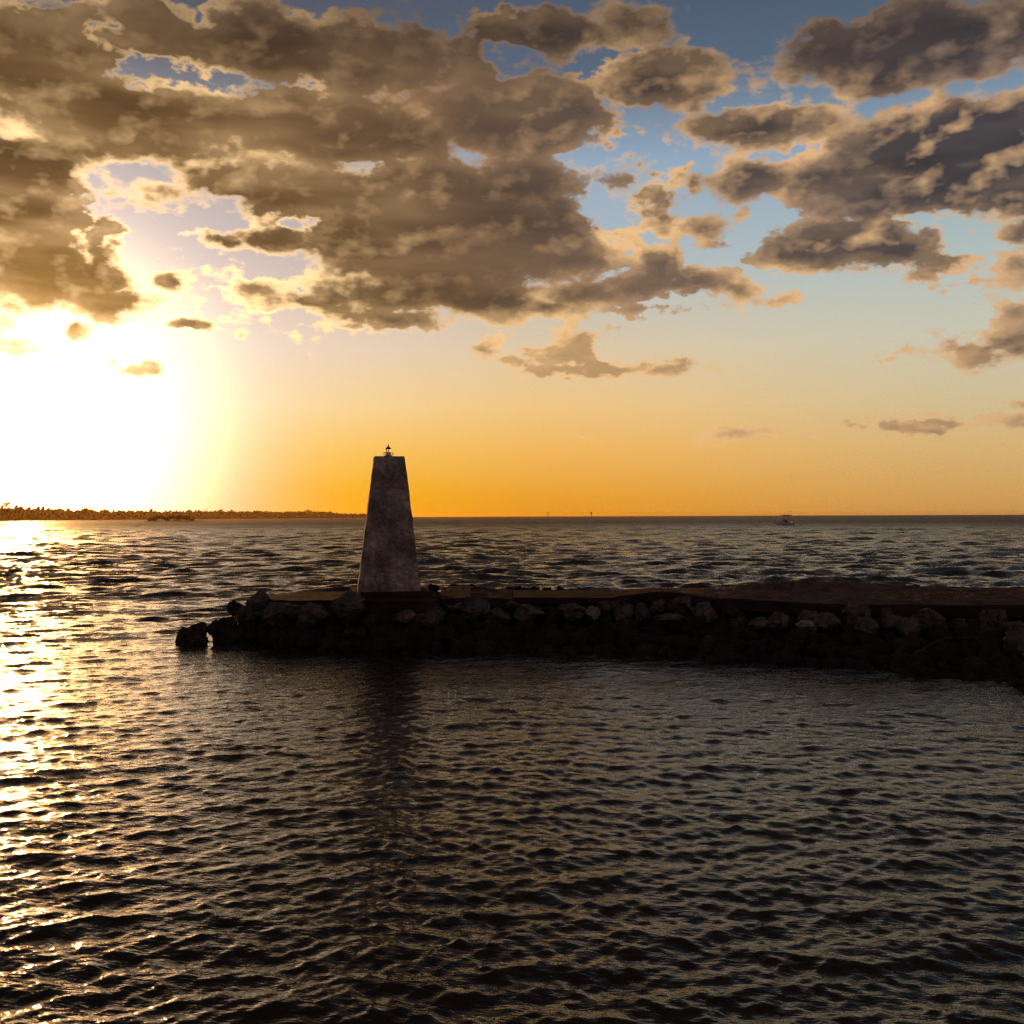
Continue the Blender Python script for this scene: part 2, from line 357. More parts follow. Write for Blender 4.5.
def deck_slab(name, pts, thick, m, parent, amp=.02, nv=5, label=None):
    """a slab lofted between front and back edge: pts = [(px, Dfront, zfront, Dback, zback)]"""
    bm = bmesh.new(); rows = []
    pxs = []
    for (a, b) in zip(pts, pts[1:]):
        n = max(1, int(abs(b[0] - a[0]) / 4))
        for i in range(n): pxs.append([a[k] + (b[k] - a[k]) * i / n for k in range(5)])
    pxs.append(list(pts[-1]))
    for (px, df, zf, db, zb) in pxs:
        row = []
        for j in range(nv + 1):
            f = j / nv; D = df + (db - df) * f; z = zf + (zb - zf) * f
            x = X(px, df + (db - df) * f); p = Vector((x, D, z))
            p.z += amp * noise.fractal(p * 1.7, 1, 2, 4); 
            if j == 0: p.y += .06 * noise.noise(p * 2.3) + .03 * noise.noise(p * 9)
            row.append(bm.verts.new(p))
        bt = [bm.verts.new((row[0].co.x, row[0].co.y + .05, row[0].co.z - thick)), bm.verts.new((row[-1].co.x, row[-1].co.y, row[-1].co.z - thick))]
        rows.append([bt[0]] + row + [bt[1]])
    for a, b in zip(rows, rows[1:]):
        for i in range(len(a) - 1): bm.faces.new((a[i], b[i], b[i + 1], a[i + 1]))
        bm.faces.new((a[-1], b[-1], b[0], a[0]))
    bm.faces.new(rows[0][::-1]); bm.faces.new(rows[-1])
    bmesh.ops.recalc_face_normals(bm, faces=bm.faces)
    return tag(child(name, bm, m, parent), label=label)
deck_slab('slab', [(268, 31.9, 1.34, 33.6, 1.36), (300, 31.3, 1.38, 34.4, 1.4), (359, 31.2, 1.40, 34.6, 1.42)], .3, M_conc, bw)
deck_slab('slab', [(359.8, 31.15, 1.36, 34.6, 1.36), (440, 30.95, 1.36, 34.6, 1.38)], .34, M_conc, bw)
deck_slab('slab', [(441, 31.2, 1.40, 34.4, 1.56), (470, 31.3, 1.46, 34.5, 1.60), (512, 31.5, 1.36, 34.3, 1.46)], .3, M_conc, bw, .03, label='dark tilted slab')
deck_slab('slab', [(513, 31.3, 1.44, 34.2, 1.46), (612, 31.2, 1.44, 34.2, 1.46)], .2, M_conc, bw, .012)
deck_slab('slab', [(613, 31.3, 1.45, 34.2, 1.46), (640, 31.2, 1.55, 34.2, 1.5), (661, 31.0, 1.63, 34.2, 1.52), (690, 30.5, 1.56, 34.2, 1.5), (712, 30.1, 1.5, 34.2, 1.48)], .3, M_conc, bw, .03, label='slab heaved up to a low peak')
deck_slab('slab', [(713, 30.0, 1.5, 34.2, 1.48), (830, 28.75, 1.40, 34.2, 1.46), (1024, 28.2, 1.38, 34.2, 1.46), (1200, 27.2, 1.38, 34.0, 1.46), (1498, 25.2, 1.38, 33.6, 1.46)], .32, M_conc, bw, .03, 10, label='long slab under red-brown gravel')

def gravel():
    bm = bmesh.new(); rows = []
    for px in range(676, 1490, 3):
        df = ip([(676, 30.9), (713, 30.25), (830, 29.0), (1024, 28.45), (1200, 27.4), (1500, 25.3)], px) ; db = 34.15
        row = []
        fe = min(1, (px - 676) / 60)
        for j in range(33):
            f = j / 32; D = df + (db - df) * f; x = X(px, D)
            ed = min(1, f * 9) * min(1, (1 - f) * 9)
            z = ip([(676, 1.585), (713, 1.53), (830, 1.43), (1500, 1.41)], px) * (1 - f) + (1.53 if px < 713 else 1.49) * f
            p = Vector((x, D, 0))
            z += .01 + ed * fe * (.05 + .05 * noise.fractal(p * 1.5, 1, 2, 5) + .035 * noise.noise(p * 9))
            # the long heap at the back
            h = math.exp(-((px - 800) / 62) ** 4) * .22 + math.exp(-((px - 885) / 60) ** 2) * .12
            z += h * math.exp(-((D - 33.2) / .65) ** 2) * (1 + .35 * noise.noise(p * 2.2))
            row.append(bm.verts.new((x, D, z - .03 * (1 - ed * fe))))
        rows.append(row)
    for a, b in zip(rows, rows[1:]):
        for i in range(len(a) - 1): bm.faces.new((a[i], b[i], b[i + 1], a[i + 1]))
    tag(obj('gravel_path', bm, M_gravel), kind='structure', label='red-brown coral gravel spread over the top of the breakwater', cat='gravel')
gravel()

# ------------------------------------------------------------------ boulders
def rock_bm(seed, sub=4, rough=1.0, flat=.0):
    bm = bmesh.new(); bmesh.ops.create_icosphere(bm, subdivisions=sub, radius=1)
    o = Vector((seed * 7.31, seed * 3.77, seed * 1.93)); rr = random.Random(seed)
    planes = []
    for k in range(13):
        n = Vector((rr.gauss(0, 1), rr.gauss(0, 1), rr.gauss(0, .8))).normalized(); planes.append((n, rr.uniform(.50, .84)))
    for v in bm.verts:
        d = v.co.normalized(); p = d.copy()
        for n, h in planes:
            q = p.dot(n)
            if q > h: p -= n * (q - h) * .95
        p *= 1 + rough * (.24 * noise.noise(d * 1.4 + o) + .16 * noise.noise(d * 3.0 + o) + .09 * noise.noise(d * 6.5 + o) + .05 * noise.noise(d * 14 + o) - .14 * max(0, noise.noise(d * 5 - o)))
        v.co = p
    return bm
def slope_pt(px, py):
    """point of the rubble slope seen at px, py"""
    dw, df = ip(WL, px), ip(DF, px)
    best = None
    for i in range(101):
        f = -.15 + i * .0125; D = dw + (df - dw) * f; z = 1.15 * f
        q = abs(hor(px) + (CAMZ - z) * F / D - py)
        if best is None or q < best[0]: best = (q, D, z)
    return X(px, best[1]), best[1], best[2]
RK = [  # x0, y0, x1, y1 in the picture, material, label
 (173, 621, 209, 646, 'w', 'squat black boulder standing alone in the water off the tip of the breakwater'),
 (208, 617, 241, 643, 'w', 'low dark boulder awash between the lone boulder and the tip of the breakwater'),
 (236, 611, 262, 640, 'w', 'dark boulder at the waterline just below the tip of the breakwater'),
 (245, 591, 269, 615, 'r', 'rounded boulder perched highest on the left tip of the breakwater'),
 (262, 597, 300, 626, 'r', 'broad boulder under the left end of the concrete slabs, beside the perched one'),
 (299, 602, 330, 624, 'r', 'low boulder below the slab midway between the tip and the tower'),
 (328, 593, 366, 617, 'r', 'large boulder leaning on the slab just left of the foot of the tower'),
 (392, 610, 417, 624, 'r', 'small flat-topped boulder straight below the tower footing'),
 (422, 604, 443, 626, 'r', 'upright boulder below the right corner of the tower footing'),
 (444, 600, 463, 613, 'r', 'small boulder tucked under the dark tilted slab'),
 (460, 596, 489, 620, 'r', 'bulky boulder in front of the dark tilted slab'),
 (487, 608, 510, 625, 'r', 'rounded knobbly boulder right of the bulky one under the tilted slab'),
 (502, 600, 526, 611, 'r', 'flat boulder wedged under the joint of the tilted and the straight slab'),
 (512, 604, 544, 626, 'r', 'wide rough boulder under the left end of the straight slab'),
 (557, 604, 588, 622, 'r', 'wide knobbly boulder under the middle of the straight slab'),
 (583, 606, 600, 620, 'p', 'small pale boulder at the foot of the round one below the straight slab'),
 (595, 600, 612, 616, 'r', 'small round boulder under the right end of the straight slab'),
 (610, 600, 633, 624, 'r', 'tall egg-shaped boulder left of the heaved slab'),
 (631, 603, 649, 625, 'r', 'narrow upright boulder right beside the egg-shaped one'),
 (648, 598, 668, 614, 'r', 'small boulder directly under the peak of the heaved slab'),
 (666, 593, 694, 619, 'r', 'biggest boulder standing against the right flank of the heaved slab'),
 (653, 611, 688, 626, 'r', 'long low boulder lying in front of the heaved slab'),
 (690, 602, 716, 624, 'r', 'block-shaped boulder ending the row right of the heaved slab'),
 (721, 606, 745, 621, 'w', 'dark shaded boulder in the gap right of the block-shaped one'),  # shade of the gap put into its darker colour
 (748, 617, 770, 631, 'r', 'low sloping boulder leading up to the peaked one'),
 (765, 609, 794, 631, 'r', 'boulder rising to a blunt peak below the start of the gravel'),
 (796, 619, 819, 632, 'p', 'pale grey small boulder brighter than all its neighbours'),
 (799, 611, 819, 623, 'r', 'small boulder behind the pale grey one'),
 (813, 613, 842, 631, 'r', 'slanting boulder between the pale grey one and the tall pointed one'),
 (842, 600, 877, 629, 'r', 'tall pointed boulder reaching above the edge of the slab below the gravel heap'),
 (854, 618, 877, 637, 'r', 'small blocky boulder in front of the tall pointed one'),
 (876, 608, 894, 622, 'r', 'small boulder right behind the tall pointed one'),
 (877, 614, 906, 633, 'r', 'round boulder right of the blocky one in front'),
 (894, 618, 920, 642, 'r', 'rounded reddish boulder low on the slope left of the double-humped one'),
 (912, 609, 946, 632, 'r', 'boulder with a double-humped top under the gravel edge'),
 (984, 607, 1006, 628, 'r', 'jagged boulder propped on an upright stone near the right edge'),
 (979, 611, 987, 637, 'r', 'thin upright stone standing on end like a post near the right edge'),
 (998, 621, 1023, 636, 'r', 'oval boulder between the jagged one and the big one at the right edge'),
 (998, 624, 1062, 668, 'r', 'big boulder cut off by the right edge of the photo, its left flank lit'),
]
mats = {'r': M_rock, 'w': M_wet_shade, 'p': M_pale}
for i, (x0, y0, x1, y1, k, lab) in enumerate(RK):
    cx = (x0 + x1) / 2; cy = y0 * .45 + y1 * .55
    x, y, z = slope_pt(cx, cy)
    if i < 3: y = [31.5, 31.9, 32.0][i]; x = X(cx, y)
    w = (x1 - x0) / F * y / 2 * 1.10; h = (y1 - y0) / F * y / 2 * 1.12
    z = CAMZ - ((y0 + y1) / 2 - hor(cx)) * y / F
    if i < 3: h *= 1.45; w *= 1.06; z = Zat(cx, y0, y) - h
    bm = rock_bm(i + 1, 5)
    rz = random.uniform(0, 6.28)
    bmesh.ops.rotate(bm, verts=bm.verts, matrix=Matrix.Rotation(rz, 3, 'Z'), cent=(0, 0, 0))
    mx = [max(abs(v.co[a]) for v in bm.verts) for a in range(3)]
    for v in bm.verts: v.co = Vector((v.co.x * w / mx[0], v.co.y * min(w, .75) * .95 / mx[1], v.co.z * h / mx[2]))
    o = obj('boulder', bm, mats[k], smooth=True); o.location = (x, y, z)
    tag(o, label=lab, cat='boulder')
# the nameless rubble below and behind them
var = []
for q in range(9):
    bm = rock_bm(100 + q, 3); o = obj('boulder', bm, M_wet_shade if q < 6 else M_rock, smooth=True); var.append(o.data); bpy.data.objects.remove(o)
def fill(x, y, z, sc, lab, grp, me=None):
    o = bpy.data.objects.new('boulder', me or random.choice(var)); C.objects.link(o)
    o.location = (x, y, z); o.rotation_euler = [random.uniform(-3, 3) for _ in range(3)]
    o.scale = [sc * random.uniform(.8, 1.25) for _ in range(3)]
    tag(o, label=lab, cat='boulder', group=grp)
px = 238.
cnt = 0
while px < 1180:
    dw, df = ip(WL, px), ip(DF, px)
    nrow = max(3, int((df - dw) / .75) + 2)
    for r_ in range(nrow):
        f = -.06 + r_ / (nrow - 1) * .92
        jx = px + random.uniform(-8, 8); D = dw + (df - dw) * f + random.uniform(-.12, .12)
        z = 1.15 * f - .22 + random.uniform(-.06, .05)
        fill(X(jx, D), D + .1, z, random.uniform(.26, .44), 'dark boulder, tinted for wet and shade, packed low among the others on the shaded side of the breakwater', 'packed boulders of the shaded slope', random.choice(var[:6] if f < .78 else var))  # darker variants also carry painted shade between the upper boulders
        cnt += 1
    px += 18.5
print('fill', cnt)
for px in (236, 470, 508, 520, 534, 548, 560, 572, 590, 455, 432):
    y = 34.9; sc = .24
    zt = ip([(230, 1.2), (300, 1.38), (440, 1.66), (480, 1.6), (505, 1.48), (535, 1.6), (575, 1.53), (600, 1.42)], px)
    if px < 300: y = 33; sc = .3
    fill(X(px, y), y, zt - sc * .9, sc, 'dark boulder topping the seaward side behind the slabs, seen against the open water', 'boulders on the seaward side')
for k in range(46):
    px = random.uniform(742, 925); y = 33.2 + random.uniform(-.5, .5)
    h = math.exp(-((px - 800) / 62) ** 4) * .22 + math.exp(-((px - 885) / 60) ** 2) * .12
    sc = random.uniform(.04, .11)
    fill(X(px, y), y, 1.47 + h * math.exp(-((y - 33.2) / .65) ** 2) + .03, sc, 'fist to head sized stone lying on the gravel heap at the back of the breakwater', 'stones on the gravel heap', var[6 + k % 3])

# driftwood
M_wood = tex_mat('driftwood', [(.035, .026, .02), (.075, .058, .046)], 6, .9, .01, 30)
def branch(pts, r0, r1, par, nm):
    bm = bmesh.new(); P = []
    for (px, py, D) in pts:
        P.append(Vector((X(px, D), D, Zat(px, py, D))) - par.location)
    tube(bm, P, r0, r1, 6); obj(nm, bm, M_wood, par, True)
dwd = empty('driftwood', (X(960, 25.6), 25.6, .7), label='thin bare driftwood branch caught on the rocks near the right edge', cat='driftwood')
branch([(917, 653, 24.9), (930, 644, 25.2), (946, 638, 25.4), (970, 637.5, 25.5), (990, 637, 25.5), (1001, 645, 25.3)], .022, .012, dwd, 'limb')
branch([(946, 638, 25.4), (955, 631, 25.6), (972, 633, 25.7)], .012, .006, dwd, 'twig')
branch([(975, 637, 25.5), (984, 630, 25.6), (990, 624, 25.8)], .011, .005, dwd, 'twig')
branch([(930, 644, 25.2), (922, 640, 25.3), (912, 642, 25.4)], .010, .005, dwd, 'twig')

# ------------------------------------------------------------------ tower
def tower():
    Y = 32.35; cx = X(384.2, Y); z0 = Zat(388.6, 591.6, Y) + .0
    W = (420.2 - 356.9) / F * Y; Wt = (405.4 - 375.0) / F * (Y + .4)
    zt = Zat(389, 455.9, Y + .4)
    H = zt - z0
    rz = math.atan2(cx, Y) * -1 + R(1.2)
    root = empty('beacon_tower', (cx, Y + W / 2, z0 - .16), -math.atan2(cx, Y) + R(1.5), label='tall tapering weathered concrete tower standing on the left part of the breakwater', cat='tower')
    bm = bmesh.new(); n = 40; rows = []
    sh = X(387.6, Y) - X(386.4, Y)
    for i in range(n + 1):
        f = i / n; w = W / 2 + (Wt / 2 - W / 2) * f + .012 * math.sin(f * math.pi)
        ring = []
        k = 14; b = .05
        base = []
        for (sx, sy) in ((-1, -1), (1, -1), (1, 1), (-1, 1)):
            base.append((sx, sy))
        for e in range(4):
            a, c = base[e], base[(e + 1) % 4]
            for j in range(k):
                u = j / k
                x = (a[0] + (c[0] - a[0]) * u) * w; y = (a[1] + (c[1] - a[1]) * u) * w
                # soften the arrises
                m_ = w - b
                qx, qy = abs(x), abs(y)
                if qx > m_ and qy > m_:
                    dx_, dy_ = qx - m_, qy - m_; l_ = math.hypot(dx_, dy_)
                    if l_ > b: dx_, dy_ = dx_ / l_ * b, dy_ / l_ * b
                    x, y = math.copysign(m_ + dx_, x), math.copysign(m_ + dy_, y)
                p = Vector((x + sh * f, y, .16 + H * f))
                g = noise.noise_vector(p * 1.6) * .02 + noise.noise_vector(p * 6) * .010
                p.x += g.x; p.y += g.y
                ring.append(bm.verts.new(p))
        rows.append(ring)
    for a, b_ in zip(rows, rows[1:]):
        for i in range(len(a)): bm.faces.new((a[i], a[(i + 1) % len(a)], b_[(i + 1) % len(a)], b_[i]))
    bm.faces.new(rows[-1]); bm.faces.new(rows[0][::-1])
    m = tex_mat('weathered_render', [(.20, .145, .118), (.36, .265, .22), (.54, .41, .345)], 1.1, .92, .05, 7, voro=4.5, sp=.2)
    t = NT(m.node_tree); b = m.node_tree.nodes['Principled BSDF']
    tc = t.n('ShaderNodeTexCoord').outputs['Object']; c = b.inputs['Base Color'].links[0].from_socket
    v = t.n('ShaderNodeTexVoronoi', feature='DISTANCE_TO_EDGE'); v.inputs['Scale'].default_value = 2.6
    t.put(v.inputs['Vector'], t.vm('ADD', tc, t.vm('MULTIPLY', t.noise(tc, 2.2, 5, .6, col=True), (.8, .8, .8))))
    ck = t.mr(v.outputs['Distance'], .0, .035, .45, 1.)
    st = t.mr(t.noise(t.vm('MULTIPLY', tc, (1, 1, .8)), 1.3, 7, .65), .35, .62, .62, 1.1)
    pt = t.mr(t.noise(tc, 5, 8, .7), .45, .62, .7, 1.15)
    k = t.m('MULTIPLY', t.m('MULTIPLY', ck, st), t.m('MULTIPLY', pt, 1.25))
    cs = t.vm('SCALE', c); t.put(cs.node.inputs[3], k); t.put(b.inputs['Base Color'], cs)
    obj('shaft', bm, m, root, False)
    bm = bmesh.new(); box(bm, (.08, .0, .08), (W + .55, W + .35, .155), bev=.03)
    obj('plinth', bm, M_conc, root)
    bm = bmesh.new(); box(bm, (.12, -.05, -.035), (W + 1.0, W + .85, .068), bev=.02)
    obj('footing', bm, M_conc, root)
    # beacon on top
    c0 = root.matrix_basis @ Vector((sh, 0, .16 + H))
    S_ = .036
    bc = empty('beacon_light', (X(388.5, c0.y), c0.y, c0.z - .012), label='small lighthouse-shaped lantern with white body and black cone roof on top of the tower', cat='beacon')
    red = mat('red_paint', (.16, .02, .015), .5); wh = mat('white_paint', (.7, .72, .74), .4); bk = mat('black_paint', (.012, .008, .008), .4)
    bm = bmesh.new(); lathe(bm, [(.150, 0), (.150, .035), (.135, .05), (.135, .062)], n=24); obj('base', bm, red, bc)
    bm = bmesh.new(); lathe(bm, [(.088, .062), (.082, .07), (.080, .16), (.09, .165), (.09, .178)], n=20); obj('body', bm, wh, bc)
    g = bmesh.new()
    for zz in (.115, .165): tube(g, [(.17 * math.cos(a * math.pi / 10), .17 * math.sin(a * math.pi / 10), zz) for a in range(21)], .006, n=5)
    for a in range(8):
        q = a * math.pi / 4 + .2; tube(g, [(.145 * math.cos(q), .145 * math.sin(q), .05), (.17 * math.cos(q), .17 * math.sin(q), .115), (.17 * math.cos(q), .17 * math.sin(q), .18)], .007, n=5)
    obj('railing', g, wh, bc)
    gm = mat('lantern_glass', (1, .9, .7), .03); gm.node_tree.nodes['Principled BSDF'].inputs['Transmission Weight'].default_value = 1; gm.node_tree.nodes['Principled BSDF'].inputs['IOR'].default_value = 1.1
    bm = bmesh.new(); lathe(bm, [(.072, .178), (.072, .275)], n=20); ln = obj('lantern', bm, gm, bc, False)
    lm = mat('amber_lens', (.8, .3, .04), .4); lm.node_tree.nodes['Principled BSDF'].inputs['Emission Color'].default_value = (1, .35, .05, 1); lm.node_tree.nodes['Principled BSDF'].inputs['Emission Strength'].default_value = .9
    bm = bmesh.new(); lathe(bm, [(.008, .18), (.03, .2), (.036, .225), (.03, .25), (.006, .268)], c=(.02, 0, 0), n=14); obj('lamp', bm, lm, ln)
    bm = bmesh.new()
    for a in range(8):
        q = a * math.pi / 4 + .1; tube(bm, [(.077 * math.cos(q), .077 * math.sin(q), .176), (.077 * math.cos(q), .077 * math.sin(q), .28)], .005, n=5)
    obj('glazing_bars', bm, bk, ln)
    bm = bmesh.new(); lathe(bm, [(.104, .275), (.102, .29), (.055, .345), (.028, .368), (.016, .38)], n=20); rf = obj('roof', bm, bk, bc)
    bm = bmesh.new(); lathe(bm, [(.012, .376), (.026, .392), (.014, .41), (.006, .465)], n=10); obj('finial', bm, bk, rf)
tower()

# ------------------------------------------------------------------ far shore
M_leaf = tex_mat('far_foliage', [(.035, .045, .015), (.07, .08, .03)], .2, .8, .3, 1.0, sp=.2)
M_bark = mat('bark', (.06, .045, .03), .9)
SH = [(-700, 1300), (-200, 1340), (0, 1450), (120, 1800), (200, 2150), (280, 2750), (364, 3600), (372, 3700)]
TOP = [(-700, 506), (-200, 507), (-20, 508), (0, 508.3), (30, 508), (50, 509), (62, 510), (80, 510.2), (100, 510.8), (130, 511.4), (160, 511.8), (200, 511.2), (250, 511.8), (310, 511.5), (330, 512), (340, 513.6), (364, 513.9), (372, 515.2)]
def shore():
    bm = bmesh.new(); a = []
    for px in range(-700, 373, 8):
        D = ip(SH, px); e = min(1, (372 - px) / 60)
        a.append([bm.verts.new((X(px, D + q), D + q, z * e - .3)) for q, z in ((-12, 0), (-4, 1.0), (25, 1.8), (150 * e + 30, 2.2), (260 * e + 40, -.2))])
    for p, q in zip(a, a[1:]):
        for i in range(4): bm.faces.new((p[i], q[i], q[i + 1], p[i + 1]))
    tag(obj('shore', bm, mat('shore_ground', (.035, .030, .016), .9)), kind='structure', label='low strip of land on the left horizon', cat='land')
shore()
def clump(bm, c, rx, rz, n, seed, leaf=.35):
    """a crown: many small leaf clusters spread through an uneven volume"""
    r_ = random.Random(seed)
    lobes = [(Vector((r_.uniform(-.55, .55), r_.uniform(-.5, .5), r_.uniform(-.45, .55))), r_.uniform(.35, .6)) for _ in range(6)]
    for k in range(n):
        lc, lr = r_.choice(lobes)
        d = Vector((r_.gauss(0, 1), r_.gauss(0, 1), r_.gauss(0, 1))).normalized() * lr * r_.uniform(.5, 1) ** .5
        p = lc + d; p = Vector((p.x * rx, p.y * rx, p.z * rz)) + Vector(c)
        s_ = leaf * r_.uniform(.6, 1.3)
        u = Vector((r_.gauss(0, 1), r_.gauss(0, 1), r_.gauss(0, 1))).normalized(); v = u.orthogonal().normalized()
        w = u.cross(v)
        bm.faces.new([bm.verts.new(p + (v * math.cos(t_) + w * math.sin(t_)) * s_ + u * r_.uniform(-.2, .2) * s_) for t_ in (0, 1.3, 2.5, 3.9, 5.1)])
def blobmesh():
    """far-off wood: thousands of uneven crowns in one mesh (numpy)"""
    bm = bmesh.new(); bmesh.ops.create_icosphere(bm, subdivisions=2, radius=1)
    bv = np.array([v.co[:] for v in bm.verts]); bf = np.array([[v.index for v in f.verts] for f in bm.faces]); bm.free()
    V, Fc = [], []; off = 0
    px = -690.
    while px < 371:
        D0 = ip(SH, px); H = CAMZ + (hor(px) - ip(TOP, px)) / F * D0
        for lay in range(5):
            D = D0 + rng.uniform(0, 25) + lay * 11 * (1 if px < 330 else .5)
            h = H * rng.uniform(.72, 1.0) * (.72 if lay == 0 else 1) + rng.exponential(.35)
            w = rng.uniform(3.2, 6.5); hh = h * rng.uniform(.42, .6)
            n = bv * (1 + .28 * rng.standard_normal((len(bv), 1)))
            V.append(n * [w, w, hh] + [X(px + rng.uniform(-1.5, 1.5), D), D, h - hh]); Fc.append(bf + off); off += len(bv)
            if lay < 2:
                V.append(bv * (1 + .25 * rng.standard_normal((len(bv), 1))) * [w * 1.1, w, h * .36] + [X(px, D), D, h * .3]); Fc.append(bf + off); off += len(bv)
        px += 3.4 / D0 * F
    V = np.concatenate(V); Fc = np.concatenate(Fc)
    me = bpy.data.meshes.new('forest'); me.from_pydata(V.tolist(), [], Fc.tolist())
    tag(link('forest', me, M_leaf), kind='stuff', label='low dark forest along the far shore under the sun', cat='forest')
blobmesh()
def tree(px, ptop, w, lab, palm=False, grp=None):
    D = ip(SH, px) + 14; x = X(px, D); h = CAMZ + (hor(px) - ptop) / F * D
    r_ = empty('palm_tree' if palm else 'tree', (x, D, 1.0), label=lab, cat='palm tree' if palm else 'tree', group=grp)
    bm = bmesh.new(); tube(bm, [(0, 0, 0), (.3, 0, h * .5), (.1, 0, h * (.86 if palm else .75))], .38, .2, 7); obj('trunk', bm, M_bark, r_, True)
    bm = bmesh.new()
    if palm:
        rr = random.Random(int(px))
        for k in range(16):
            a = k * 2.4; el = rr.uniform(.1, 1.2); L = w * rr.uniform(.45, .6)
            prev = None
            for i in range(7):
                f = i / 6; rad = L * f * math.cos(el * (1 - f * .3)); zz = h * .86 + L * (math.sin(el) * f - .9 * f * f * .8)
                c = Vector((.1 + rad * math.cos(a), rad * math.sin(a), zz)); sd_ = Vector((-math.sin(a), math.cos(a), -.35)) * .55 * math.sin(math.pi * min(1, f + .12))
                cur = (bm.verts.new(c - sd_), bm.verts.new(c + Vector((0, 0, .12))), bm.verts.new(c + sd_))
                if prev:
                    bm.faces.new((prev[0], prev[1], cur[1], cur[0])); bm.faces.new((prev[1], prev[2], cur[2], cur[1]))
                prev = cur
    else:
        clump(bm, (.1, 0, h * .78), w * .5, h * .24, 900, int(px), .42)
    obj('crown', bm, M_leaf, r_)
tree(5, 502.2, 17, 'tallest broad tree rising over the forest at the left edge')
tree(15.5, 505.5, 7, 'small round tree just right of the tallest tree at the left edge')
tree(29, 506.6, 6, 'low domed tree standing a little above the flat forest roof')
tree(44, 507.0, 5, 'thin-topped tree where the forest roof starts to drop')
tree(83, 507.6, 7, 'bushy round tree just left of the tall lit palm')
tree(95, 506.6, 9, 'spiky palm standing clear above the shore forest', True)
tree(151, 509.2, 8, 'dome-crowned tree above the left end of the islet')
tree(170, 509.8, 7, 'wide low tree behind the middle of the islet')
tree(190, 509.6, 9, 'broad tree above the right end of the islet')
tree(206, 508.4, 8, 'small palm on its own right of the islet', True)
tree(221, 509.4, 14, 'wide dark tree mass right of the small palm')
tree(232, 509.8, 9, 'flat-topped tree at the highest stretch of the middle shore')
tree(308, 509.4, 16, 'peaked tree that stands highest near the right end of the shore')
tree(292, 511, 10, 'little tree left of the peaked tree near the right end of the shore')
def mast(px, ptop, lab):
    D = ip(SH, px) + 5; h = CAMZ + (hor(px) - ptop) / F * D
    r_ = empty('mast', (X(px, D), D, 1), label=lab, cat='mast')
    m_ = mat('mast_metal', (.2, .18, .16), .6)
    bm = bmesh.new(); tube(bm, [(0, 0, -1), (0, 0, h - 1)], .45, .25, 8); obj('pole', bm, m_, r_)
    bm = bmesh.new(); lathe(bm, [(.5, h - 3.2), (.75, h - 3), (.75, h - 1.6), (.5, h - 1.4)], n=10); obj('head', bm, m_, r_)
mast(127.5, 506.4, 'thin mast standing up alone from the shore forest')
mast(61.5, 508.4, 'short stubby mast just above the shore forest')
# islet
def islet():
    Y = 985; m_ = mat('islet_ground', (.03, .024, .014), .9)
    bm = bmesh.new(); L = bm
    x0, x1 = X(144, Y), X(209, Y); n = 40; rows = []
    for i in range(n + 1):
        f = i / n; x = x0 + (x1 - x0) * f; h = (.9 if f < .8 else .55) * min(1, f * 12, (1 - f) * 8) + .12 * noise.noise(Vector((x, 0, 0)))
        rows.append([bm.verts.new((x, Y + q, z)) for q, z in ((-6, -.4), (-2, h), (4, h), (9, -.4))])
    for p, q in zip(rows, rows[1:]):
        for k in range(3): bm.faces.new((p[k], q[k], q[k + 1], p[k + 1]))
    tag(obj('islet', bm, m_), kind='structure', label='small low islet in front of the far shore', cat='islet')
    k = 0
    for px, top, w, lab in ((150, 518.3, 5, 'lowest mangrove bush at the left end of the islet'), (155.5, 516.8, 7, 'second mangrove bush from the left end of the islet'), (162, 516.6, 8, 'rounded mangrove bush on the left half of the islet'), (169, 516.2, 8, 'middle mangrove bush of the islet'), (176, 516.0, 9, 'highest mangrove bush, right of the middle of the islet'), (184, 516.6, 8, 'mangrove bush sloping down on the right half of the islet'), (191, 518, 6, 'small last mangrove bush before the bare spit of the islet')):
        h = (hor(px) - top + .5) / F * Y + CAMZ
        r_ = empty('mangrove_bush', (X(px, Y), Y + 1, .5), label=lab, cat='bush', group='mangrove bushes on the islet')
        bm = bmesh.new()
        for a in range(4): tube(bm, [(math.cos(a * 1.6) * 1.2, math.sin(a * 1.6), -.5), (.2 * a - .3, 0, h * .5)], .12, .06, 5)
        obj('stems', bm, M_bark, r_)
        bm = bmesh.new(); clump(bm, (0, 0, h * .42), w * .62, h * .62, 700, 900 + k, .4); obj('crown', bm, M_leaf, r_); k += 1
islet()

# ------------------------------------------------------------------ channel markers
def marker(px, ptop, Y, kind, lab):
    h = CAMZ + (hor(px) - ptop) / F * Y
    r_ = empty('channel_marker', (X(px, Y), Y, 0), label=lab, cat='channel marker')
    dk = mat('marker_steel', (.06, .05, .045), .7)
    bm = bmesh.new(); tube(bm, [(0, 0, -1), (0, 0, h - .6)], .42, .36, 10); obj('pile', bm, dk, r_)
    bm = bmesh.new()
    if kind == 'T':
        box(bm, (0, 0, h - .45), (3.0, 1.2, .5), bev=.05); obj('platform', bm, dk, r_)
        bm = bmesh.new(); box(bm, (0, -.3, h - 1.5), (1.3, .12, 1.3), bev=.02); obj('board', bm, dk, r_)
    else:
        box(bm, (0, -.5, h - 1.5), (2.1, .12, 2.6), bev=.02); obj('board', bm, dk, r_)
        bm = bmesh.new(); lathe(bm, [(.5, h - .6), (.5, h - .3), (.3, h - .2), (.3, h + .35), (.1, h + .5)], n=10); obj('lantern', bm, dk, r_)
marker(548, 511.9, 1500, 'T', 'thin T-topped channel marker, left of the two on the horizon')
marker(591.3, 512.2, 1500, 'B', 'channel marker with a solid dark board, right of the two on the horizon')

